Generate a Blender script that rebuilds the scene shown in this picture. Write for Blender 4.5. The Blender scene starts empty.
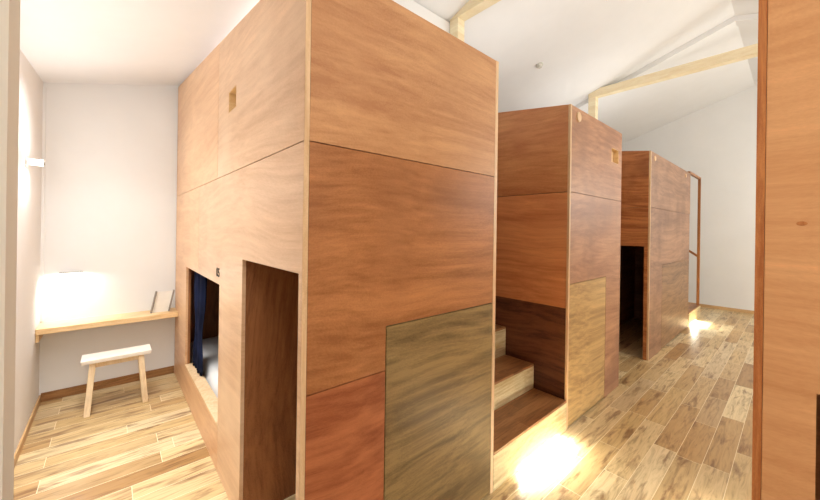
import bpy, bmesh, math, random
from mathutils import Vector, Matrix
random.seed(4)
S = bpy.context.scene
COL = S.collection
R = math.radians

# ------------------------------------------------------------------ helpers
def lin(c):
    return tuple(((v/255)/12.92 if v/255 <= .04045 else ((v/255+.055)/1.055)**2.4) for v in c) + (1.0,)

def tag(o, label=None, cat=None, group=None, kind=None):
    if label: o['label'] = label
    if cat: o['category'] = cat
    if group: o['group'] = group
    if kind: o['kind'] = kind
    return o

def thing(name, label, cat, loc, group=None):
    o = bpy.data.objects.new(name, None); COL.objects.link(o)
    o.location = loc; o.empty_display_size = .1
    return tag(o, label, cat, group)

def wpos(o):
    p = Vector((0, 0, 0))
    while o is not None:
        p += Vector(o.location); o = o.parent
    return p

def obj(name, bm, mat, parent=None, origin=None, smooth=False):
    """links bm (given in world coordinates) as one mesh object"""
    bmesh.ops.recalc_face_normals(bm, faces=bm.faces)
    base = wpos(parent) if parent else Vector((0, 0, 0))
    if origin is None:
        if parent: origin = base
        else: origin = Vector((0, 0, 0))
    origin = Vector(origin)
    bmesh.ops.translate(bm, verts=bm.verts, vec=-origin)
    me = bpy.data.meshes.new(name); bm.to_mesh(me); bm.free()
    mats = mat if isinstance(mat, (list, tuple)) else [mat]
    for m in mats: me.materials.append(m)
    if smooth:
        for p in me.polygons: p.use_smooth = True
    o = bpy.data.objects.new(name, me); COL.objects.link(o)
    if parent:
        o.parent = parent
    o.location = origin - base
    return o

def add_box(bm, x0, x1, y0, y1, z0, z1, bev=0.0):
    r = bmesh.ops.create_cube(bm, size=1.0)
    vs = r['verts']
    for v in vs:
        v.co = Vector(((x0+x1)/2 + v.co.x*(x1-x0), (y0+y1)/2 + v.co.y*(y1-y0), (z0+z1)/2 + v.co.z*(z1-z0)))
    if bev > 0:
        es = list({e for v in vs for e in v.link_edges})
        bmesh.ops.bevel(bm, geom=es, offset=bev, segments=2, affect='EDGES', profile=.5)
    return bm

def box(x0, x1, y0, y1, z0, z1, bev=0.0):
    return add_box(bmesh.new(), x0, x1, y0, y1, z0, z1, bev)

def hexa(bm, pts, bev=0.0):
    """8 points: bottom four then top four"""
    vs = [bm.verts.new(p) for p in pts]
    for f in ((0,1,2,3),(7,6,5,4),(0,4,5,1),(1,5,6,2),(2,6,7,3),(3,7,4,0)):
        bm.faces.new([vs[i] for i in f])
    if bev > 0:
        es = list({e for v in vs for e in v.link_edges})
        bmesh.ops.bevel(bm, geom=es, offset=bev, segments=2, affect='EDGES', profile=.5)
    return bm

def inset_poly(P, d):
    """moves each side of a polygon inwards by d (counter-clockwise polygon)"""
    n = len(P); a = sum(P[i][0]*P[(i+1)%n][1]-P[(i+1)%n][0]*P[i][1] for i in range(n))
    s = 1 if a > 0 else -1
    out = []
    for i in range(n):
        p0, p1, p2 = Vector(P[i-1]), Vector(P[i]), Vector(P[(i+1) % n])
        d1 = (p1-p0).normalized(); d2 = (p2-p1).normalized()
        n1 = Vector((-d1.y, d1.x))*s; n2 = Vector((-d2.y, d2.x))*s
        m = n1+n2
        if m.length < 1e-6: out.append(p1 + n1*d); continue
        m.normalize(); out.append(p1 + m*(d/max(.2, m.dot(n1))))
    return out

def prism(axis, c0, c1, P, holes=(), gap=0.002, bev=0.0012):
    """a sheet lying in the plane axis=c0..c1 with 2D outline P and holes; 'x': (y,z) outline, 'y': (x,z), 'z': (x,y)"""
    bm = bmesh.new()
    def to3(p, c):
        if axis == 'x': return (c, p[0], p[1])
        if axis == 'y': return (p[0], c, p[1])
        return (p[0], p[1], c)
    loops = [inset_poly(P, gap) if gap else [Vector(p) for p in P]] + [list(map(Vector, h)) for h in holes]
    es = []
    for L in loops:
        vs = [bm.verts.new(to3(p, c0)) for p in L]
        for i in range(len(vs)): es.append(bm.edges.new((vs[i], vs[(i+1) % len(vs)])))
    bmesh.ops.triangle_fill(bm, use_beauty=True, edges=es)
    d = to3((0, 0), c1-c0)
    r = bmesh.ops.extrude_face_region(bm, geom=list(bm.faces), use_keep_orig=True)
    bmesh.ops.translate(bm, verts=[g for g in r['geom'] if isinstance(g, bmesh.types.BMVert)], vec=d)
    bmesh.ops.dissolve_limit(bm, angle_limit=.01, verts=bm.verts, edges=bm.edges)
    bmesh.ops.recalc_face_normals(bm, faces=bm.faces)
    return bm

def rect(a0, a1, b0, b1): return [(a0, b0), (a1, b0), (a1, b1), (a0, b1)]

def cyl(bm, p0, p1, r0, r1=None, n=24, caps=True):
    r1 = r0 if r1 is None else r1
    p0, p1 = Vector(p0), Vector(p1); d = (p1-p0)
    q = d.to_track_quat('Z', 'Y').to_matrix().to_4x4()
    M = Matrix.Translation((p0+p1)/2) @ q
    bmesh.ops.create_cone(bm, cap_ends=caps, segments=n, radius1=r0, radius2=r1, depth=d.length, matrix=M)
    return bm

def quad(pts):
    bm = bmesh.new(); bm.faces.new([bm.verts.new(p) for p in pts]); return bm

# ------------------------------------------------------------------ materials
def nt_new(name):
    m = bpy.data.materials.new(name); m.use_nodes = True
    nt = m.node_tree; b = nt.nodes['Principled BSDF']
    return m, nt, b

def N(nt, t, **kw):
    n = nt.nodes.new(t)
    for k, v in kw.items():
        if k in n.inputs: n.inputs[k].default_value = v
        else: setattr(n, k, v)
    return n

def mixc(nt, fac, a, b, mode='MIX'):
    n = nt.nodes.new('ShaderNodeMix'); n.data_type = 'RGBA'; n.blend_type = mode
    for i, v in ((0, fac), (6, a), (7, b)):
        if hasattr(v, 'is_linked') or isinstance(v, bpy.types.NodeSocket): nt.links.new(v, n.inputs[i])
        else: n.inputs[i].default_value = v
    return n.outputs[2]

def mathn(nt, op, a, b=0.0):
    n = nt.nodes.new('ShaderNodeMath'); n.operation = op
    for i, v in ((0, a), (1, b)):
        if isinstance(v, bpy.types.NodeSocket): nt.links.new(v, n.inputs[i])
        else: n.inputs[i].default_value = v
    return n.outputs[0]

def ramp(nt, src, stops):
    n = nt.nodes.new('ShaderNodeValToRGB'); e = n.color_ramp.elements
    while len(e) < len(stops): e.new(.5)
    for i, (p, c) in enumerate(stops): e[i].position = p; e[i].color = c
    nt.links.new(src, n.inputs[0]); return n.outputs[0]

def plywood(name, light, dark, seed=0.0, rough=.42, vertical=False, tilt=0.0, streak=.5, blotch=None, blotch_amt=.5, scale=1.0):
    """rotary-cut veneer: long soft figure along the sheet, fine pores, a few blotches"""
    m, nt, b = nt_new(name); L = nt.links
    tc = N(nt, 'ShaderNodeTexCoord')
    mp = N(nt, 'ShaderNodeMapping'); L.new(tc.outputs['Object'], mp.inputs[0])
    mp.inputs['Location'].default_value = (seed*3.1, seed*1.7, seed*2.3)
    mp.inputs['Rotation'].default_value = (R(tilt), R(-tilt), 0)
    mp.inputs['Scale'].default_value = (5*scale, 5*scale, .35*scale) if vertical else (.33*scale, .33*scale, 4.4*scale)
    n1 = N(nt, 'ShaderNodeTexNoise', Scale=1.3, Detail=2.0, Roughness=.5, Distortion=1.0); L.new(mp.outputs[0], n1.inputs['Vector'])
    # warp the grain by a broad swirl so that it opens into cathedrals here and there
    sw = N(nt, 'ShaderNodeTexNoise', Scale=.9, Detail=1.0); L.new(tc.outputs['Object'], sw.inputs['Vector'])
    sc = N(nt, 'ShaderNodeVectorMath', operation='SCALE'); L.new(sw.outputs['Color'], sc.inputs[0]); sc.inputs['Scale'].default_value = 1.1
    av = N(nt, 'ShaderNodeVectorMath', operation='ADD'); L.new(mp.outputs[0], av.inputs[0]); L.new(sc.outputs[0], av.inputs[1])
    n2 = N(nt, 'ShaderNodeTexNoise', Scale=8.0, Detail=6.0, Roughness=.6, Distortion=.25); L.new(av.outputs[0], n2.inputs['Vector'])
    m3 = N(nt, 'ShaderNodeMapping'); L.new(av.outputs[0], m3.inputs[0]); m3.inputs['Scale'].default_value = (6, 6, 1.0) if vertical is False else (1, 1, 6)
    n3 = N(nt, 'ShaderNodeTexNoise', Scale=34.0, Detail=3.0, Roughness=.7); L.new(m3.outputs[0], n3.inputs['Vector'])
    n4 = N(nt, 'ShaderNodeTexNoise', Scale=1.5, Detail=3.0, Roughness=.55); L.new(tc.outputs['Object'], n4.inputs['Vector'])
    f = mathn(nt, 'MULTIPLY', n1.outputs[0], .36)
    f = mathn(nt, 'ADD', f, mathn(nt, 'MULTIPLY', n2.outputs[0], .30+streak*.24))
    f = mathn(nt, 'ADD', f, mathn(nt, 'MULTIPLY', n3.outputs[0], .22))
    mid = .5*(.36+.30+streak*.24+.22)
    c = ramp(nt, f, [(mid-.115, lin(dark)), (mid+.07, lin(light)), (mid+.2, lin(tuple(min(255, v*1.08) for v in light)))])
    if blotch:
        k = ramp(nt, n4.outputs[0], [(.5, (0, 0, 0, 1)), (.68, (1, 1, 1, 1))])
        kk = mathn(nt, 'MULTIPLY', k, blotch_amt)
        c = mixc(nt, kk, c, lin(blotch))
    L.new(c, b.inputs['Base Color'])
    b.inputs['Roughness'].default_value = rough
    b.inputs['Specular IOR Level'].default_value = .35
    bp = N(nt, 'ShaderNodeBump', Strength=.08, Distance=.002); L.new(n2.outputs[0], bp.inputs['Height']); L.new(bp.outputs[0], b.inputs['Normal'])
    return m

def plain(name, col, rough=.6, emit=None, est=0.0, metal=0.0, nz=0.03, spec=.3):
    m, nt, b = nt_new(name); L = nt.links
    tc = N(nt, 'ShaderNodeTexCoord')
    n = N(nt, 'ShaderNodeTexNoise', Scale=6.0, Detail=4.0); L.new(tc.outputs['Object'], n.inputs['Vector'])
    c0 = lin(tuple(v*(1-nz) for v in col)); c1 = lin(tuple(min(255, v*(1+nz)) for v in col))
    L.new(ramp(nt, n.outputs[0], [(.35, c0), (.65, c1)]), b.inputs['Base Color'])
    b.inputs['Roughness'].default_value = rough; b.inputs['Metallic'].default_value = metal
    b.inputs['Specular IOR Level'].default_value = spec
    if emit:
        b.inputs['Emission Color'].default_value = lin(emit); b.inputs['Emission Strength'].default_value = est
    return m

def plaster(name, col):
    m, nt, b = nt_new(name); L = nt.links
    tc = N(nt, 'ShaderNodeTexCoord')
    n = N(nt, 'ShaderNodeTexNoise', Scale=2.5, Detail=5.0, Roughness=.6); L.new(tc.outputs['Object'], n.inputs['Vector'])
    L.new(ramp(nt, n.outputs[0], [(.3, lin(tuple(v*.985 for v in col))), (.7, lin(col))]), b.inputs['Base Color'])
    b.inputs['Roughness'].default_value = .85; b.inputs['Specular IOR Level'].default_value = .15
    n2 = N(nt, 'ShaderNodeTexNoise', Scale=160.0, Detail=3.0); L.new(tc.outputs['Object'], n2.inputs['Vector'])
    bp = N(nt, 'ShaderNodeBump', Strength=.05, Distance=.002); L.new(n2.outputs[0], bp.inputs['Height']); L.new(bp.outputs[0], b.inputs['Normal'])
    return m

def planks(name, tones, joint, wid=.9, hgt=.135, rough=.33, off=(0, 0, 0), knots=True):
    """hardwood strip boards running along X with a random tone per board"""
    m, nt, b = nt_new(name); L = nt.links
    tc = N(nt, 'ShaderNodeTexCoord')
    mp = N(nt, 'ShaderNodeMapping'); L.new(tc.outputs['Object'], mp.inputs[0]); mp.inputs['Location'].default_value = off
    br = nt.nodes.new('ShaderNodeTexBrick'); L.new(mp.outputs[0], br.inputs['Vector'])
    br.offset = .37; br.offset_frequency = 2; br.squash = .72; br.squash_frequency = 3
    for k, v in (('Scale', 1.0), ('Mortar Size', .0016), ('Mortar Smooth', .1), ('Bias', 0.0), ('Brick Width', wid), ('Row Height', hgt)): br.inputs[k].default_value = v
    br.inputs['Color1'].default_value = (0, 0, 0, 1); br.inputs['Color2'].default_value = (1, 1, 1, 1); br.inputs['Mortar'].default_value = (.5, .5, .5, 1)
    tone = ramp(nt, br.outputs['Color'], [(i/(len(tones)-1), lin(t)) for i, t in enumerate(tones)])
    # grain shifted from board to board
    sh = N(nt, 'ShaderNodeVectorMath', operation='SCALE'); L.new(br.outputs['Color'], sh.inputs[0]); sh.inputs['Scale'].default_value = 23.0
    ad = N(nt, 'ShaderNodeVectorMath', operation='ADD'); L.new(mp.outputs[0], ad.inputs[0]); L.new(sh.outputs[0], ad.inputs[1])
    m2 = N(nt, 'ShaderNodeMapping'); L.new(ad.outputs[0], m2.inputs[0]); m2.inputs['Scale'].default_value = (1.3, 13, 1)
    n = N(nt, 'ShaderNodeTexNoise', Scale=2.2, Detail=6.0, Roughness=.65, Distortion=1.6); L.new(m2.outputs[0], n.inputs['Vector'])
    g = ramp(nt, n.outputs[0], [(.3, (.42, .36, .30, 1)), (.47, (.86, .84, .80, 1)), (.6, (1.0, 1.0, 1.0, 1))])
    c = mixc(nt, .85, tone, g, 'MULTIPLY')
    m3 = N(nt, 'ShaderNodeMapping'); L.new(ad.outputs[0], m3.inputs[0]); m3.inputs['Scale'].default_value = (1.9, 10, 1)
    n3 = N(nt, 'ShaderNodeTexNoise', Scale=1.5, Detail=5.0, Roughness=.6, Distortion=.5); L.new(m3.outputs[0], n3.inputs['Vector'])
    k = ramp(nt, n3.outputs[0], [(.54, (0, 0, 0, 1)), (.66, (1, 1, 1, 1))])
    if knots:
        c = mixc(nt, mathn(nt, 'MULTIPLY', k, .75), c, lin((118, 78, 46)))
    c = mixc(nt, br.outputs['Fac'], c, lin(joint))
    L.new(c, b.inputs['Base Color'])
    b.inputs['Roughness'].default_value = rough; b.inputs['Specular IOR Level'].default_value = .4
    return m

WALL = plaster('white_plaster', (238, 237, 236))
WALL_SHADE = plaster('shaded_white_plaster', (226, 221, 212))  # white wall end; its shade is put into the beige-grey colour
CEIL = plaster('ceiling_plaster', (240, 239, 239))
FLOOR = planks('oak_strip_floor', [(160, 120, 74), (214, 186, 138), (186, 148, 98), (224, 200, 156), (200, 166, 114), (228, 208, 170), (172, 132, 84)], (234, 216, 178), rough=.34, off=(.3, .005, 0))  # pale joint colour stands in for reflections along the boards
TREAD = planks('tread_boards', [(150, 100, 60), (176, 124, 78), (140, 92, 54), (168, 116, 70)], (120, 78, 46), wid=.9, hgt=.09, off=(0, .02, 0), rough=.4)
BASEB = plywood('baseboard_wood', (170, 124, 78), (120, 80, 46), 7, scale=1.5)
BASEL = plywood('pale_skirting_wood', (214, 176, 128), (180, 136, 88), 8, scale=1.5)
PLY_LIT = plywood('veneer_lit_side', (222, 184, 148), (200, 158, 120), 1, blotch=(230, 200, 168), rough=.36)  # strong light on this side is put into the pale tone
PLY_LIT2 = plywood('veneer_lit_side_pinkish', (226, 184, 144), (208, 160, 118), 4, blotch=(234, 190, 148), rough=.36)  # same lit side, its brightness mixed into the colour
PLY_OR = plywood('veneer_orange', (204, 154, 108), (176, 122, 80), 2, blotch=(186, 134, 92), tilt=4)
PLY_BR = plywood('veneer_brown', (188, 128, 80), (148, 94, 54), 3, blotch=(154, 102, 64), tilt=-3)
PLY_RED = plywood('veneer_red', (182, 112, 72), (142, 78, 46), 5, tilt=-18, streak=.8)
PLY_OLV = plywood('veneer_olive', (152, 126, 82), (100, 80, 50), 6, tilt=12, streak=.9, blotch=(104, 82, 52), blotch_amt=.35)  # separate darker veneer; its greenish tint also carries the LED light
PLY_B2L = plywood('veneer_cabin_two_side', (212, 154, 104), (180, 116, 74), 9, blotch=(190, 120, 80))
PLY_B2M = plywood('veneer_cabin_two_side_middle', (222, 156, 104), (192, 122, 78), 10, tilt=24)
PLY_B2F = plywood('veneer_cabin_two_front', (186, 138, 102), (148, 100, 72), 11, blotch=(134, 92, 68), blotch_amt=.6)
PLY_OLV2 = plywood('veneer_straw', (198, 162, 106), (150, 116, 70), 12, tilt=30, streak=1.0)
PLY_B3L = plywood('veneer_cabin_three_side', (196, 130, 78), (148, 86, 48), 13, streak=1.2, blotch=(120, 70, 40), blotch_amt=.7)
PLY_B3F = plywood('veneer_cabin_three_front', (170, 128, 98), (128, 92, 70), 14, blotch=(110, 72, 50), blotch_amt=.6)
PLY_B3H = plywood('veneer_grey_brown', (160, 122, 86), (112, 80, 54), 15, tilt=25, streak=1.0)
PLY_DARK = plywood('veneer_dark', (112, 66, 42), (66, 34, 22), 16, streak=1.0)  # dark red-brown, for the lower side panel, linings and backs
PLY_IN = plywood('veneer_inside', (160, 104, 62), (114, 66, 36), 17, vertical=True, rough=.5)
PLY_OPP = plywood('veneer_opposite', (222, 168, 118), (206, 148, 98), 18, tilt=-3, rough=.4)
EDGE = plywood('sheet_edge_pale', (228, 196, 156), (206, 168, 124), 19, vertical=True)
EDGE_D = plywood('sheet_edge_orange', (200, 132, 76), (168, 98, 52), 20, vertical=True, streak=1.2, scale=2)
RISER = plywood('riser_pale', (226, 210, 168), (186, 160, 112), 21, streak=1.0)
PINE = plywood('pine_timber', (242, 228, 196), (228, 206, 164), 22, rough=.55, streak=.3)
DESKW = plywood('desk_ash', (238, 208, 162), (218, 178, 124), 23, rough=.4, scale=2)
STOOLW = plywood('stool_birch', (232, 208, 172), (214, 182, 140), 24, rough=.5, vertical=True, scale=2)
WHITE = plain('white_paint', (240, 236, 228), .35)
STOOLTOP = plain('white_waxed_seat', (244, 236, 224), .3)
NAVY = plain('navy_cloth', (24, 30, 54), .9, nz=.2, spec=.1)
SHEET = plain('white_bedding', (222, 218, 214), .9, nz=.02, spec=.1)
GREY = plain('grey_slat', (150, 142, 134), .5)
GREYL = plain('off_white_plastic', (206, 202, 192), .4)
INK = plain('black_ink', (22, 18, 16), .6)
BARG = plain('dark_gap_backing', (50, 30, 20), .9)
METAL = plain('brushed_metal', (190, 188, 184), .35, metal=.8)
GLOWN = plain('lit_diffuser', (255, 250, 240), .5, emit=(255, 246, 230), est=6.0)
GLOWW = plain('foot_light_diffuser', (255, 244, 215), .5, emit=(255, 240, 205), est=14.0)
RAILW = plywood('stair_rail_wood', (176, 116, 66), (130, 80, 42), 25, vertical=True)

# ------------------------------------------------------------------ room measures
XL, YB, XF, YN = -.447, 4.28, 9.3, -4.3
RIDGE_Y, RIDGE_Z, SL = .56, 4.40, .316
def roof(y): return RIDGE_Z - SL*abs(y-RIDGE_Y)

o = obj('floor', prism('z', -.05, 0, rect(XL-.1, XF+.1, YN-.1, YB+.1), gap=0), FLOOR); tag(o, kind='structure')
def wall(name, pts_axis, c0, c1, P, m=WALL):
    return tag(obj(name, prism(pts_axis, c0, c1, P, gap=0), m), kind='structure')
prof = [(YN, 0), (YB, 0), (YB, roof(YB)), (RIDGE_Y, RIDGE_Z), (YN, roof(YN))]
wall('wall_left', 'x', XL-.1, XL, prof)
wall('wall_far', 'x', XF, XF+.1, prof)
wall('wall_back', 'y', YB, YB+.1, rect(XL, XF, 0, roof(YB)))
wall('wall_right', 'y', YN-.1, YN, rect(XL, XF, 0, roof(YN)))
# partition end at the left edge of the view
wall('wall_partition', 'y', .95, 1.05, rect(XL, -.143, 0, roof(1.0)), WALL_SHADE)
# main roof lining: two slopes
bm = bmesh.new()
x0, x1 = XL, XF
for ya, yb in ((RIDGE_Y, YB), (YN, RIDGE_Y)):
    hexa(bm, [(x0, ya, roof(ya)), (x1, ya, roof(ya)), (x1, yb, roof(yb)), (x0, yb, roof(yb)),
              (x0, ya, roof(ya)+.06), (x1, ya, roof(ya)+.06), (x1, yb, roof(yb)+.06), (x0, yb, roof(yb)+.06)])
tag(obj('ceiling', bm, CEIL), kind='structure')
# low ceiling over the left bay and the walls that close it off from the hall
def lowc(x, y): return 2.995 + .26*(min(x, .9)-.52) + .10*(y-YB)
xa, xb, ya, yb = XL, .9, 1.05, YB
tag(obj('ceiling_bay', hexa(bmesh.new(), [(xa, ya, lowc(xa, ya)), (xb, ya, lowc(xb, ya)), (xb, yb, lowc(xb, yb)), (xa, yb, lowc(xa, yb)),
      (xa, ya, lowc(xa, ya)+.04), (xb, ya, lowc(xb, ya)+.04), (xb, yb, lowc(xb, yb)+.04), (xa, yb, lowc(xa, yb)+.04)]), CEIL), kind='structure')
wall('wall_bay_side', 'x', .9, .96, [(1.05, lowc(.9, 1.05)), (YB, lowc(.9, YB)), (YB, roof(YB)), (1.05, roof(1.05))])
wall('wall_bay_front', 'y', 1.05, 1.08, [(-.143, lowc(-.143, 1.06)), (.9, lowc(.9, 1.06)), (.9, roof(1.08)), (-.143, roof(1.08))])
wall('wall_upper', 'y', 2.50, 2.56, rect(.96, 2.84, 2.78, roof(2.56)))
# dropped plaster rafters at the trusses
def rafter(n, x):
    bm = bmesh.new()
    for a, b_ in ((RIDGE_Y, 3.0), (-2.2, RIDGE_Y)):
        d = .07
        hexa(bm, [(x, a, roof(a)-d), (x+.16, a, roof(a)-d), (x+.16, b_, roof(b_)-d), (x, b_, roof(b_)-d),
                  (x, a, roof(a)), (x+.16, a, roof(a)), (x+.16, b_, roof(b_)), (x, b_, roof(b_))])
    tag(obj('trim_%d' % n, bm, CEIL), kind='structure')
rafter(1, 6.14)
# baseboards
tag(obj('baseboard_back', box(XL+.012, .511, YB-.012, YB, 0, .075, .002), BASEB), kind='structure')
tag(obj('baseboard_left', box(XL, XL+.012, 1.05, YB, 0, .06, .002), BASEL), kind='structure')
tag(obj('baseboard_far', box(XF-.012, XF, -2.5, YB, 0, .06, .002), BASEL), kind='structure')
tag(obj('trim_2', box(XL, XL+.018, YB-.018, YB, .7, 2.70), WALL), kind='structure')

# ------------------------------------------------------------------ sleeping cabins
YF = 1.157          # plane of the cabin fronts along the aisle
def top(y): return 2.51 + .15*(y-YF)
YE = YB-.015

def part(name, bm, mat, parent, label=None):
    o = obj(name, bm, mat, parent)
    if label: o['label'] = label
    return o

T = .018
# ---- cabin one (nearest, left)
c1 = thing('sleeping_cabin', 'tall nearest plywood sleeping cabin with brightly lit side, doorway and curtained bed opening', 'cabin', (.512, YF, 0), 'plywood sleeping cabins')
X0, X1 = .512, 1.69
dY0, dY1, dZ = 1.19, 1.886, 1.357
wY0, wY1, wZ0, wZ1 = 2.375, 3.605, .287, 1.163
part('side_panel', prism('x', X0, X0+T, [(YF, 1.835), (2.462, 1.835), (2.462, top(2.462)), (YF, top(YF))], holes=[rect(2.05, 2.207, 2.19, 2.312)]), PLY_LIT, c1)
part('side_panel', prism('x', X0, X0+T, [(2.462, 1.835), (YE, 1.835), (YE, top(YE)), (2.462, top(2.462))]), PLY_LIT2, c1)
part('side_panel', prism('x', X0, X0+T, [(YF, 0), (dY0, 0), (dY0, dZ), (dY1, dZ), (dY1, 0), (wY0, 0), (wY0, wZ1), (3.06, wZ1), (3.06, 1.835), (YF, 1.835)]), PLY_LIT, c1)
part('side_panel', prism('x', X0, X0+T, [(3.06, wZ1), (wY1, wZ1), (wY1, wZ0), (wY0, wZ0), (wY0, 0), (YE, 0), (YE, 1.835), (3.06, 1.835)]), PLY_LIT2, c1)
# inner skin behind the seams
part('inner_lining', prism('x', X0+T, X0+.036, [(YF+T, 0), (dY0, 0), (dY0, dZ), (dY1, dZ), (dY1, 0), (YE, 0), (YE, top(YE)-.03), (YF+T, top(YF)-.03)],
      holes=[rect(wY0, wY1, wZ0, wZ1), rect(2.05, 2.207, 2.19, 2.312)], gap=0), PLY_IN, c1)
# frame of the bed opening and vent box
bm = bmesh.new()
add_box(bm, X0-.001, X0+.079, wY0+.001, wY1-.001, wZ0-.012, wZ0+.004, .001)
part('window_sill', bm, EDGE, c1)
bm = bmesh.new()
add_box(bm, X0+.001, X0+.06, 2.203, 2.212, 2.185, 2.317); add_box(bm, X0+.001, X0+.06, 2.045, 2.054, 2.185, 2.317)
add_box(bm, X0+.002, X0+.059, 2.054, 2.203, 2.185, 2.194); add_box(bm, X0+.002, X0+.059, 2.054, 2.203, 2.308, 2.317)
add_box(bm, X0+.045, X0+.055, 2.0541, 2.2029, 2.1941, 2.3079)
part('vent_box', bm, DESKW, c1, 'small square pale wood vent recess')
# corner edges
part('corner_edge', prism('x', X0, X0+.019, [(YF-.0015, 0), (YF, 0), (YF, top(YF)), (YF-.0015, top(YF))], gap=0), EDGE, c1, 'pale vertical sheet edge')
# aisle face
fx0, fx1 = X0+.019, X1-.026
part('front_panel', prism('y', YF, YF+T, [(fx0, 1.837), (fx1, 1.837), (fx1, 2.51), (fx0, 2.51)]), PLY_OR, c1)
part('front_panel', prism('y', YF, YF+T, [(fx0, .92), (.89, .92), (.89, 1.108), (fx1, 1.108), (fx1, 1.837), (fx0, 1.837)]), PLY_BR, c1)
part('front_panel', prism('y', YF, YF+T, rect(fx0, .89, 0, .92)), PLY_RED, c1)
part('hatch', prism('y', YF, YF+T, rect(.89, fx1, .01, 1.108), gap=.003), PLY_OLV, c1, 'olive brown lower hatch panel')
part('corner_edge', prism('y', YF, YF+T, rect(fx1, X1, 0, 2.51), gap=0), EDGE, c1, 'pale vertical sheet edge')
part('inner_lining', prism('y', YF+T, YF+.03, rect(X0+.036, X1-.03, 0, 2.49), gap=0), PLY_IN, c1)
# stair side, far end, roof, inner partition and floors
part('stair_side_panel', prism('x', X1-.02, X1, [(YF+T, 0), (YE, 0), (YE, top(YE)-.03), (YF+T, top(YF)-.03)], gap=0), PLY_BR, c1)
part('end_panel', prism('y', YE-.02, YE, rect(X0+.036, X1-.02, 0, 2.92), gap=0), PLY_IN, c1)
part('roof_panel', hexa(bmesh.new(), [(X0+T, YF+T, top(YF)-.022), (X1, YF+T, top(YF)-.022), (X1, YE, top(YE)-.022), (X0+T, YE, top(YE)-.022),
      (X0+T, YF+T, top(YF)-.002), (X1, YF+T, top(YF)-.002), (X1, YE, top(YE)-.002), (X0+T, YE, top(YE)-.002)]), PLY_OR, c1)
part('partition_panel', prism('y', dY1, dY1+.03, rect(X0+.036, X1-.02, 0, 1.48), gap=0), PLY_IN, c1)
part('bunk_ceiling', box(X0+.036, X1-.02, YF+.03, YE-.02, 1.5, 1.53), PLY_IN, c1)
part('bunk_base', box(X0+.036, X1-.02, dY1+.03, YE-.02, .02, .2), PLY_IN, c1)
# number
cu = bpy.data.curves.new('number_curve', 'FONT'); cu.body = '05'; cu.size = .078; cu.extrude = .0008; cu.offset = .0012
to = bpy.data.objects.new('tmp_text', cu); COL.objects.link(to)
bpy.context.view_layer.update()
dg = bpy.context.evaluated_depsgraph_get()
me = bpy.data.meshes.new_from_object(to.evaluated_get(dg)); bpy.data.objects.remove(to)
me.materials.append(INK)
no = bpy.data.objects.new('cabin_number', me); COL.objects.link(no); no.parent = c1
no.matrix_local = Matrix.Translation(Vector((X0-.0012, 2.455, 1.212))-Vector(c1.location)) @ Matrix(((0, 0, -1, 0), (-1.15, 0, 0, 0), (0, 1, 0, 0), (0, 0, 0, 1)))
no['label'] = 'black printed number'

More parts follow.
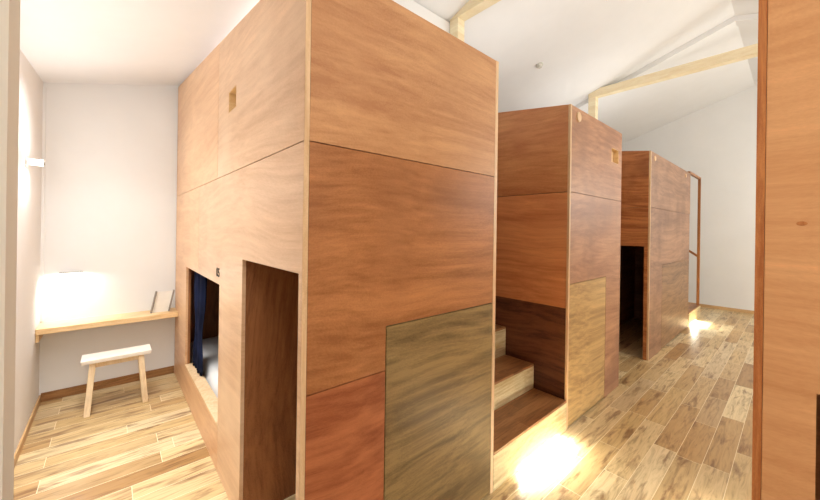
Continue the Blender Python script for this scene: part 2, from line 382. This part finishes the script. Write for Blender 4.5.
# ---- cabins two and three share a builder
def cabin(label, xa, xb, mats, door=False, hatch=(0, 0), vent=None, discs=()):
    t = thing('sleeping_cabin', label, 'cabin', (xa, YF, 0), 'plywood sleeping cabins')
    mL1, mL2, mL3, mT, mM, mR, mH = mats
    e = .022
    yi = YF+T
    # side facing the camera
    part('side_panel', prism('x', xa, xa+T, [(yi, 1.835), (YE, 1.835), (YE, top(YE)), (yi, top(yi))]), mL1, t)
    if door:
        d0, d1, dz = 1.215, 1.92, 1.362
        part('side_panel', prism('x', xa, xa+T, [(yi, 0), (d0, 0), (d0, dz), (d1, dz), (d1, 0), (YE, 0), (YE, 1.835), (yi, 1.835)]), mL2, t)
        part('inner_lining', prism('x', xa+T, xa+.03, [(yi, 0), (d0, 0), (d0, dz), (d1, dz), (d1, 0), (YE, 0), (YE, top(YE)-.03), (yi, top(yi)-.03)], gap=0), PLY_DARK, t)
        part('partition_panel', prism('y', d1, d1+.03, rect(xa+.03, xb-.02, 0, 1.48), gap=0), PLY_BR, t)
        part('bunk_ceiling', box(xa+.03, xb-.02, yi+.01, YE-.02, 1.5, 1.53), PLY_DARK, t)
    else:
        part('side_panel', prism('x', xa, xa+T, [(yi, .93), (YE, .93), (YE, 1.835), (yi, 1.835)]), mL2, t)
        part('side_panel', prism('x', xa+.014, xa+.03, [(yi, 0), (YE, 0), (YE, .93), (yi, .93)], gap=.001), mL3, t, 'dark recessed lower panel')
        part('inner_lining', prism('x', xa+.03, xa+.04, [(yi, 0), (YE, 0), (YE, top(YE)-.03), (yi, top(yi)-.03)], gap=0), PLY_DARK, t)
    holes = [rect(vent[0], vent[1], vent[2], vent[3])] if vent else []
    h0, h1, hz = hatch
    fa = xa+e
    part('corner_edge', prism('y', YF, yi, rect(xa, fa, 0, 2.51), gap=0), EDGE, t, 'pale vertical sheet edge')
    part('front_panel', prism('y', YF, yi, rect(fa, xb, 1.835, 2.51), holes=holes), mT, t)
    if h0 <= fa+.01:
        part('front_panel', prism('y', YF, yi, [(fa, hz), (h1, hz), (h1, 0), (xb, 0), (xb, 1.835), (fa, 1.835)]), mM, t)
    else:
        P = [(fa, 0), (h0, 0), (h0, hz), (h1, hz)]
        if h1 < xb-.03: P += [(h1, 0), (xb, 0), (xb, 1.835), (fa, 1.835)]
        else: P += [(h1, 1.835), (fa, 1.835)]
        part('front_panel', prism('y', YF, yi, P), mM, t)
    part('hatch', prism('y', YF, yi, rect(max(h0, fa), h1, .012, hz), gap=.003), mH, t, 'lower hatch panel of a different paler veneer')
    part('inner_lining', prism('y', yi, yi+.012, rect(xa+.04, xb-.02, 0, 2.49), holes=[[(a, b) for a, b in h] for h in holes], gap=0), BARG, t)
    part('end_side_panel', prism('x', xb-.02, xb, [(yi, 0), (YE, 0), (YE, top(YE)-.03), (yi, top(yi)-.03)], gap=0), mM, t)
    part('roof_panel', hexa(bmesh.new(), [(xa+T, yi, top(yi)-.022), (xb, yi, top(yi)-.022), (xb, YE, top(YE)-.022), (xa+T, YE, top(YE)-.022),
          (xa+T, yi, top(yi)-.002), (xb, yi, top(yi)-.002), (xb, YE, top(YE)-.002), (xa+T, YE, top(YE)-.002)]), mT, t)
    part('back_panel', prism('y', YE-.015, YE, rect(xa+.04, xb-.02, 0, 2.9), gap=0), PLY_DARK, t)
    if vent:
        a0, a1, b0, b1 = vent; bm = bmesh.new()
        for q in ((a0-.005, a0+.004, b0-.005, b1+.005), (a1-.004, a1+.005, b0-.005, b1+.005), (a0+.004, a1-.004, b0-.005, b0+.004), (a0+.004, a1-.004, b1-.004, b1+.005)):
            add_box(bm, q[0], q[1], YF+.001, YF+.06, q[2], q[3])
        add_box(bm, a0+.0041, a1-.0041, YF+.045, YF+.055, b0+.0041, b1-.0041)
        part('vent_box', bm, DESKW, t, 'small square pale wood vent recess')
    for (dx, dz, r) in discs:
        bm = bmesh.new(); cyl(bm, (dx, YF+.004, dz), (dx, YF-.008, dz), r, r*.92, 28)
        part('cable_plug', bm, EDGE, t, 'round pale wooden plug')
    return t

cabin('middle plywood cabin beside the short staircase with straw coloured hatch', 2.65, 3.81,
      (PLY_B2L, PLY_B2M, PLY_DARK, PLY_B2F, PLY_B2F, PLY_RED, PLY_OLV2), hatch=(2.65, 3.43, 1.118), vent=(3.53, 3.72, 2.19, 2.325), discs=((2.79, 2.44, .042),))
cabin('farthest plywood cabin with dark narrow doorway near the wooden rail', 4.83, 7.12,
      (PLY_B3L, PLY_B3L, PLY_DARK, PLY_B3F, PLY_B3F, PLY_B3F, PLY_B3H), door=True, hatch=(5.42, 7.09, 1.112), discs=((5.0, 2.44, .035), (6.75, 2.43, .03)))

# ---- cabin across the aisle, at the right edge of the view
t = thing('sleeping_cabin', 'close up orange plywood cabin wall filling the right edge across the aisle', 'cabin', (1.4, .07, 0), 'plywood sleeping cabins')
oY, oB = .079, -3.2
zt = lambda y: 2.51 + .15*(oY-y)
wv = -.0385
part('side_panel', prism('x', 1.4, 1.4+T, [(oY-.018, 0), (oY-.018, zt(oY)), (oB, zt(oB)), (oB, 0), (wv-1.0, 0), (wv-1.0, 1.106), (wv, 1.106), (wv, .25), (wv-.995, .25), (wv-.995, 0)][:4] , holes=[rect(wv-1.0, wv, .25, 1.106)], gap=.001), PLY_OPP, t)
part('corner_edge', prism('x', 1.396, 1.4+T, [(oY-.018, 0), (oY, 0), (oY, 2.51), (oY-.018, 2.51)], gap=0), EDGE_D, t, 'darker orange vertical edge strip')
part('front_panel', prism('y', oY-T, oY, rect(1.4+T, 2.57, 0, 2.51)), PLY_BR, t)
part('end_side_panel', prism('x', 2.55, 2.57, [(oY-T, 0), (oY-T, 2.5), (oB, zt(oB)-.01), (oB, 0)], gap=0), PLY_BR, t)
part('roof_panel', hexa(bmesh.new(), [(1.4+T, oB, zt(oB)-.022), (2.57, oB, zt(oB)-.022), (2.57, oY-T, 2.488), (1.4+T, oY-T, 2.488),
      (1.4+T, oB, zt(oB)-.002), (2.57, oB, zt(oB)-.002), (2.57, oY-T, 2.508), (1.4+T, oY-T, 2.508)]), PLY_BR, t)
part('back_panel', box(1.4+T, 2.55, oB, oB+.02, 0, 2.9), PLY_DARK, t)
part('bunk_base', box(1.42, 2.55, oB+.02, oY-T, .02, .24), PLY_IN, t)
bm = bmesh.new(); add_box(bm, 1.4+T, 1.44, wv, wv+.012, .24, 1.118); add_box(bm, 1.4+T, 1.44, wv-1.012, wv-1.0, .24, 1.118)
add_box(bm, 1.4+T, 1.44, wv-1.0, wv, 1.106, 1.118); add_box(bm, 1.4+T, 1.44, wv-1.0, wv, .24, .25)
part('window_frame', bm, PLY_DARK, t)
bm = bmesh.new(); bmesh.ops.create_uvsphere(bm, u_segments=16, v_segments=8, radius=.006)
for v in bm.verts: v.co = Vector((1.3995+v.co.x*.12, -.009+v.co.y*1.7, 1.555+v.co.z))
part('knot', bm, EDGE_D, t, 'small dark knot')

# ------------------------------------------------------------------ staircases
def stairs(label, xa, xb, n=4):
    t = thing('staircase', label, 'stairs', (xa, YF, 0), 'short stairs between cabins')
    ys = [YF, 1.43, 1.70, 1.97]; zs = [.228, .428, .675, .90]
    for i in range(n):
        y0, z1 = ys[i], zs[i]; z0 = zs[i-1] if i else 0
        part('riser', prism('y', y0, y0+.018, rect(xa, xb, z0, z1-.018), gap=0), RISER, t)
        ye = ys[i+1]+.0 if i+1 < n else 2.34
        part('tread', box(xa, xb, y0-.0, ye, z1-.018, z1, .0015), TREAD, t)
    return t
stairs('brown tread staircase between the nearest and middle cabins', 1.694, 2.646)
stairs('pale low stair beside the wooden post past the farthest cabin', 7.124, 8.15)

# railing over the far stair
t = thing('stair_railing', 'slim brown wooden stair railing beyond the farthest cabin', 'railing', (8.06, YF, 0))
part('post', box(8.05, 8.085, YF+.005, YF+.045, .228, 2.515, .002), RAILW, t)
part('top_rail', box(7.12, 8.085, YF+.005, YF+.045, 2.515, 2.55, .002), RAILW, t)
bm = hexa(bmesh.new(), [(8.055, YF+.045, 1.10), (8.08, YF+.045, 1.10), (8.08, 2.3, 1.9), (8.055, 2.3, 1.9), (8.055, YF+.045, 1.145), (8.08, YF+.045, 1.145), (8.08, 2.3, 1.945), (8.055, 2.3, 1.945)])
part('hand_rail', bm, RAILW, t)

# ------------------------------------------------------------------ timber trusses
def truss(label, x, y_post=2.22):
    t = thing('roof_truss', label, 'beam', (x, y_post, 0), 'exposed pine trusses')
    part('tie_beam', box(x, x+.12, -2.2, y_post+.115, 3.775, 3.9, .006), PINE, t)
    part('post', box(x+.005, x+.115, y_post, y_post+.115, 2.64, 3.775, .004), PINE, t)
    return t
truss('pale pine post and tie beam above the middle cabin, knots showing', 6.0)
truss('pine post and beam rising behind the nearest cabin top', 2.72, 2.38)

# smoke detector on the sloping ceiling
dp = Vector((4.42, 2.369, roof(2.369)))
nrm = Vector((0, -SL, -1)).normalized()
t = thing('smoke_detector', 'small round white smoke detector on the sloping ceiling', 'smoke detector', dp)
bm = bmesh.new(); cyl(bm, dp, dp+nrm*.018, .05, .047, 32); part('base_plate', bm, GREYL, t)
bm = bmesh.new(); cyl(bm, dp+nrm*.018, dp+nrm*.045, .038, .026, 32); part('sensor_cap', bm, GREYL, t)

# ------------------------------------------------------------------ left bay: desk, stool, stand, lamps, bedding
t = thing('wall_desk', 'pale wood shelf desk fixed along the white back wall', 'desk', (0.03, 4.15, .66))
part('desk_top', box(XL+.001, .511, 4.02, YB-.001, .635, .68, .003), DESKW, t)
part('support_batten', box(XL+.001, XL+.02, 4.04, YB-.001, .57, .635, .002), DESKW, t)

t = thing('stool', 'small pale wooden bench stool under the desk', 'stool', (.055, 3.82, 0))
bm = bmesh.new()
hexa(bm, [(-.165, 3.74, .405), (.278, 3.74, .405), (.278, 3.93, .405), (-.165, 3.93, .405), (-.17, 3.735, .44), (.283, 3.735, .44), (.283, 3.935, .44), (-.17, 3.935, .44)], .006)
part('seat', bm, STOOLTOP, t)
part('apron', box(-.10, .21, 3.765, 3.785, .365, .405, .002), STOOLW, t)
part('apron', box(-.10, .21, 3.885, 3.905, .365, .405, .002), STOOLW, t)
for s in (0, 1):
    xt0, xt1 = (-.118, -.078) if s == 0 else (.19, .23)
    xb0, xb1 = (-.148, -.108) if s == 0 else (.222, .262)
    bm = hexa(bmesh.new(), [(xb0, 3.70, 0), (xb1, 3.70, 0), (xb1, 3.93, 0), (xb0, 3.93, 0), (xt0, 3.755, .405), (xt1, 3.755, .405), (xt1, 3.915, .405), (xt0, 3.915, .405)], .004)
    part('leg', bm, STOOLW, t)

t = thing('leaflet_stand', 'white leaning leaflet stand with two grey sides on the desk', 'stand', (.38, 4.13, .68))
def sheared(xa, xb, z0, z1, y0, y1, dx): return hexa(bmesh.new(), [(xa, y0, z0), (xb, y0, z0), (xb, y1, z0), (xa, y1, z0), (xa+dx, y0, z1), (xb+dx, y0, z1), (xb+dx, y1, z1), (xa+dx, y1, z1)])
part('side_strip', sheared(.296, .309, .68, .885, 4.12, 4.16, .04), GREY, t)
part('side_strip', sheared(.437, .450, .68, .885, 4.12, 4.16, .04), GREY, t)
part('panel', sheared(.309, .437, .68, .88, 4.134, 4.146, .04), WHITE, t)

# wall sconce near the corner
t = thing('wall_sconce', 'small glowing white lamp on the left wall near the corner', 'lamp', (XL, 3.53, 1.96))
bm = bmesh.new(); cyl(bm, (XL, 3.53, 1.96), (XL+.012, 3.53, 1.96), .03, .03, 24); part('wall_plate', bm, METAL, t)
bm = bmesh.new(); cyl(bm, (XL+.012, 3.53, 1.96), (XL+.085, 3.53, 1.96), .02, .022, 24); part('lamp_shade', bm, GLOWN, t)
bm = bmesh.new(); cyl(bm, (XL+.085, 3.53, 1.96), (XL+.092, 3.53, 1.96), .022, .018, 24); part('end_cap', bm, METAL, t)
# slim lamp under which the desk corner glows
t = thing('reading_lamp', 'slim bar lamp on the back wall lighting the desk corner', 'lamp', (-.26, YB, 1.1))
part('lamp_housing', box(-.335, -.185, YB-.04, YB-.001, 1.098, 1.11, .002), METAL, t)
part('diffuser', box(-.33, -.19, YB-.036, YB-.004, 1.088, 1.098, .001), GLOWN, t)

# curtain: gathered folds hanging inside the opening
bm = bmesh.new()
nu, nv = 60, 18
rows = []
for j in range(nv+1):
    v = j/nv; z = 1.20 + (.298-1.20)*v
    w = 1.0 - .42*math.exp(-((v-.62)/.18)**2) - .12*v
    yc = 3.34 + .05*v
    row = []
    for i in range(nu+1):
        u = i/nu
        y = yc + (u-.5)*.42*w
        x = .574 + .014*math.sin(u*2*math.pi*5.5 + .8*v) * (1-.3*v) + .005*math.sin(u*23+v*4)
        row.append(bm.verts.new((x, y, z)))
    rows.append(row)
for j in range(nv):
    for i in range(nu): bm.faces.new((rows[j][i], rows[j][i+1], rows[j+1][i+1], rows[j+1][i]))
o = obj('curtain', bm, NAVY, origin=(.60, 3.36, 1.2), smooth=True)
md = o.modifiers.new('thick', 'SOLIDIFY'); md.thickness = .003
tag(o, 'navy blue gathered curtain hanging in the bed opening', 'curtain')
t = thing('curtain_rod', 'thin metal rod behind the lintel carrying the navy curtain', 'rod', (.60, 3.0, 1.205))
bm = bmesh.new(); cyl(bm, (.574, dY1+.031, 1.205), (.574, YE-.021, 1.205), .006, n=12); part('rod', bm, METAL, t)

bm = bmesh.new(); bmesh.ops.create_grid(bm, x_segments=24, y_segments=50, size=.5)
for v in bm.verts:
    x = .60 + (v.co.x+.5)*1.05; y = 1.95 + (v.co.y+.5)*2.25
    ex = min(v.co.x+.5, .5-v.co.x); ey = min(v.co.y+.5, .5-v.co.y)
    e = min(1, min(ex*1.05, ey*2.25)/.06)
    z = .24 + .10*math.sqrt(max(0, 1-(1-e)**2)) + .008*math.sin(x*9+y*5)*math.sin(y*7)
    v.co = Vector((x, y, z))
r = bmesh.ops.extrude_face_region(bm, geom=list(bm.faces))
for g in r['geom']:
    if isinstance(g, bmesh.types.BMVert): g.co.z = .2
o = obj('mattress', bm, SHEET, origin=(1.1, 3.0, .2), smooth=True)
tag(o, 'white bedding mattress inside the nearest cabin bed opening', 'mattress')

# ------------------------------------------------------------------ lights
def area(name, loc, dirv, sx, sy, power, col, spread=180):
    l = bpy.data.lights.new(name, 'AREA'); l.shape = 'RECTANGLE'; l.size = sx; l.size_y = sy
    l.energy = power; l.color = col; l.spread = R(spread)
    o = bpy.data.objects.new(name, l); COL.objects.link(o); o.location = loc
    o.rotation_euler = Vector(dirv).to_track_quat('-Z', 'Y').to_euler()
    return o
WARM = (1.0, .9, .78); NEUT = (.955, .985, .935); COOL = (.94, .985, 1.0)
UP = 9
# foot lights: slim housings with a diffuser, washing the floor
def foot(label, x0, x1, y, side, power):
    t = thing('foot_light', label, 'lamp', ((x0+x1)/2, y, .03), 'floor washing foot lights')
    yy = sorted((y, y+side*.012))
    part('lamp_housing', box(x0, x1, yy[0], yy[1], .014, .022, .001), RISER, t)
    part('diffuser', box(x0+.005, x1-.005, yy[0]+.001, yy[1]-.001, .010, .014), GLOWW, t)
    area('foot_light_source', ((x0+x1)/2, y+side*.03, .06), (0, side*.75, -1), x1-x0, .02, power, (.97, 1, .90), 175)
foot('bright foot light at the base of the staircase beside the nearest cabin', 1.95, 2.5, YF-.001, -1, 8)
foot('bright foot light at the base of the far pale stair', 7.2, 7.7, YF-.001, -1, 8)
foot('foot light under the orange cabin at the right', 1.9, 2.5, oY+.001, 1, 9)

# lamps on top of the cabins washing the white roof
area('cabin_one_uplight', (1.15, 2.2, 2.80), (0, 0, 1), .6, 1.6, 4, NEUT)
area('cabin_two_uplight', (3.2, 2.0, 2.78), (0, 0, 1), .9, 1.4, 5, NEUT)
area('cabin_three_uplight', (5.9, 2.0, 2.78), (0, 0, 1), 1.8, 1.4, 8, NEUT)
area('opposite_roof_fill', (2.0, -1.4, 2.95), (0, 0, 1), .9, 1.8, 14, NEUT)  # unseen fill added over the opposite cabin, bounced off the roof
def point_fill(name, loc, power, col, r=.3):
    l = bpy.data.lights.new(name, 'POINT'); l.energy = power; l.color = col; l.shadow_soft_size = r
    o = bpy.data.objects.new(name, l); COL.objects.link(o); o.location = loc
point_fill('hall_fill', (4.2, -1.6, 2.3), 90, NEUT, .4)  # soft fill added out of view behind the right cabin
point_fill('hall_fill', (7.3, -1.5, 2.2), 90, NEUT, .4)  # second added fill, for the far part of the hall
point_fill('entrance_fill', (.35, -2.4, 2.5), 75, NEUT, .4)  # unseen fill added behind the camera
# left bay
area('bay_ceiling_fill', (-.15, 2.4, 2.0), (0, 0, 1), .5, 2.2, 4, COOL)  # unseen fill added to brighten the bay ceiling and walls
area('bay_fill', (-.1, 2.4, 2.52), (0, .1, -1), .35, 2.2, 13, COOL, 125)  # broad unseen fill added for the whole bay
area('bay_floor_fill', (-.05, 2.2, 2.5), (0, .12, -1), .3, 2.0, 8, COOL, 60)  # narrow unseen fill added to brighten the bay floor
so = area('cabin_top_strip', (.74, 2.75, top(2.75)+.03), (0, 0, 1), .04, 2.7, 2.4, COOL)
yv = Vector((0, 1, .15)).normalized(); zv = -Vector((-.25, 0, 1)); zv = (zv - yv*zv.dot(yv)).normalized(); xv = yv.cross(zv)
so.matrix_world = Matrix(((xv.x, yv.x, zv.x, .74), (xv.y, yv.y, zv.y, 2.75), (xv.z, yv.z, zv.z, top(2.75)+.03), (0, 0, 0, 1)))
area('sconce_up', (XL+.06, 3.53, 2.0), (.1, 0, 1), .05, .05, .8, COOL)
area('sconce_down', (XL+.06, 3.53, 1.92), (.1, 0, -1), .05, .05, 1.5, COOL)
area('sconce_out', (XL+.11, 3.53, 1.96), (1, .5, 0), .06, .06, 1.4, COOL)
area('reading_lamp_source', (-.26, YB-.05, 1.085), (0, .25, -1), .15, .03, 1.5, COOL)

w = bpy.data.worlds.new('World'); S.world = w; w.use_nodes = True
w.node_tree.nodes['Background'].inputs[0].default_value = (1, .95, .9, 1); w.node_tree.nodes['Background'].inputs[1].default_value = .3

# ------------------------------------------------------------------ camera
cam = bpy.data.cameras.new('camera'); co = bpy.data.objects.new('camera', cam); COL.objects.link(co)
cam.sensor_fit = 'HORIZONTAL'; cam.sensor_width = 36; cam.lens = 340.24/820*36
cam.shift_y = -20.11/820; cam.clip_start = .02
yaw = R(41.3386); roll = R(.8)
fwd = Vector((math.sin(yaw), math.cos(yaw), 0))
right = Vector((math.cos(yaw), -math.sin(yaw), 0)); up = Vector((0, 0, 1))
r2 = right*math.cos(roll) + up*math.sin(roll); u2 = up*math.cos(roll) - right*math.sin(roll)
M = Matrix((( r2.x, u2.x, -fwd.x, 0), (r2.y, u2.y, -fwd.y, 0), (r2.z, u2.z, -fwd.z, 1.523), (0, 0, 0, 1)))
co.matrix_world = M
S.camera = co
S.view_settings.view_transform = 'Standard'; S.view_settings.look = 'None'; S.view_settings.gamma = 1
S.view_settings.use_curve_mapping = False; S.view_settings.exposure = 0.45
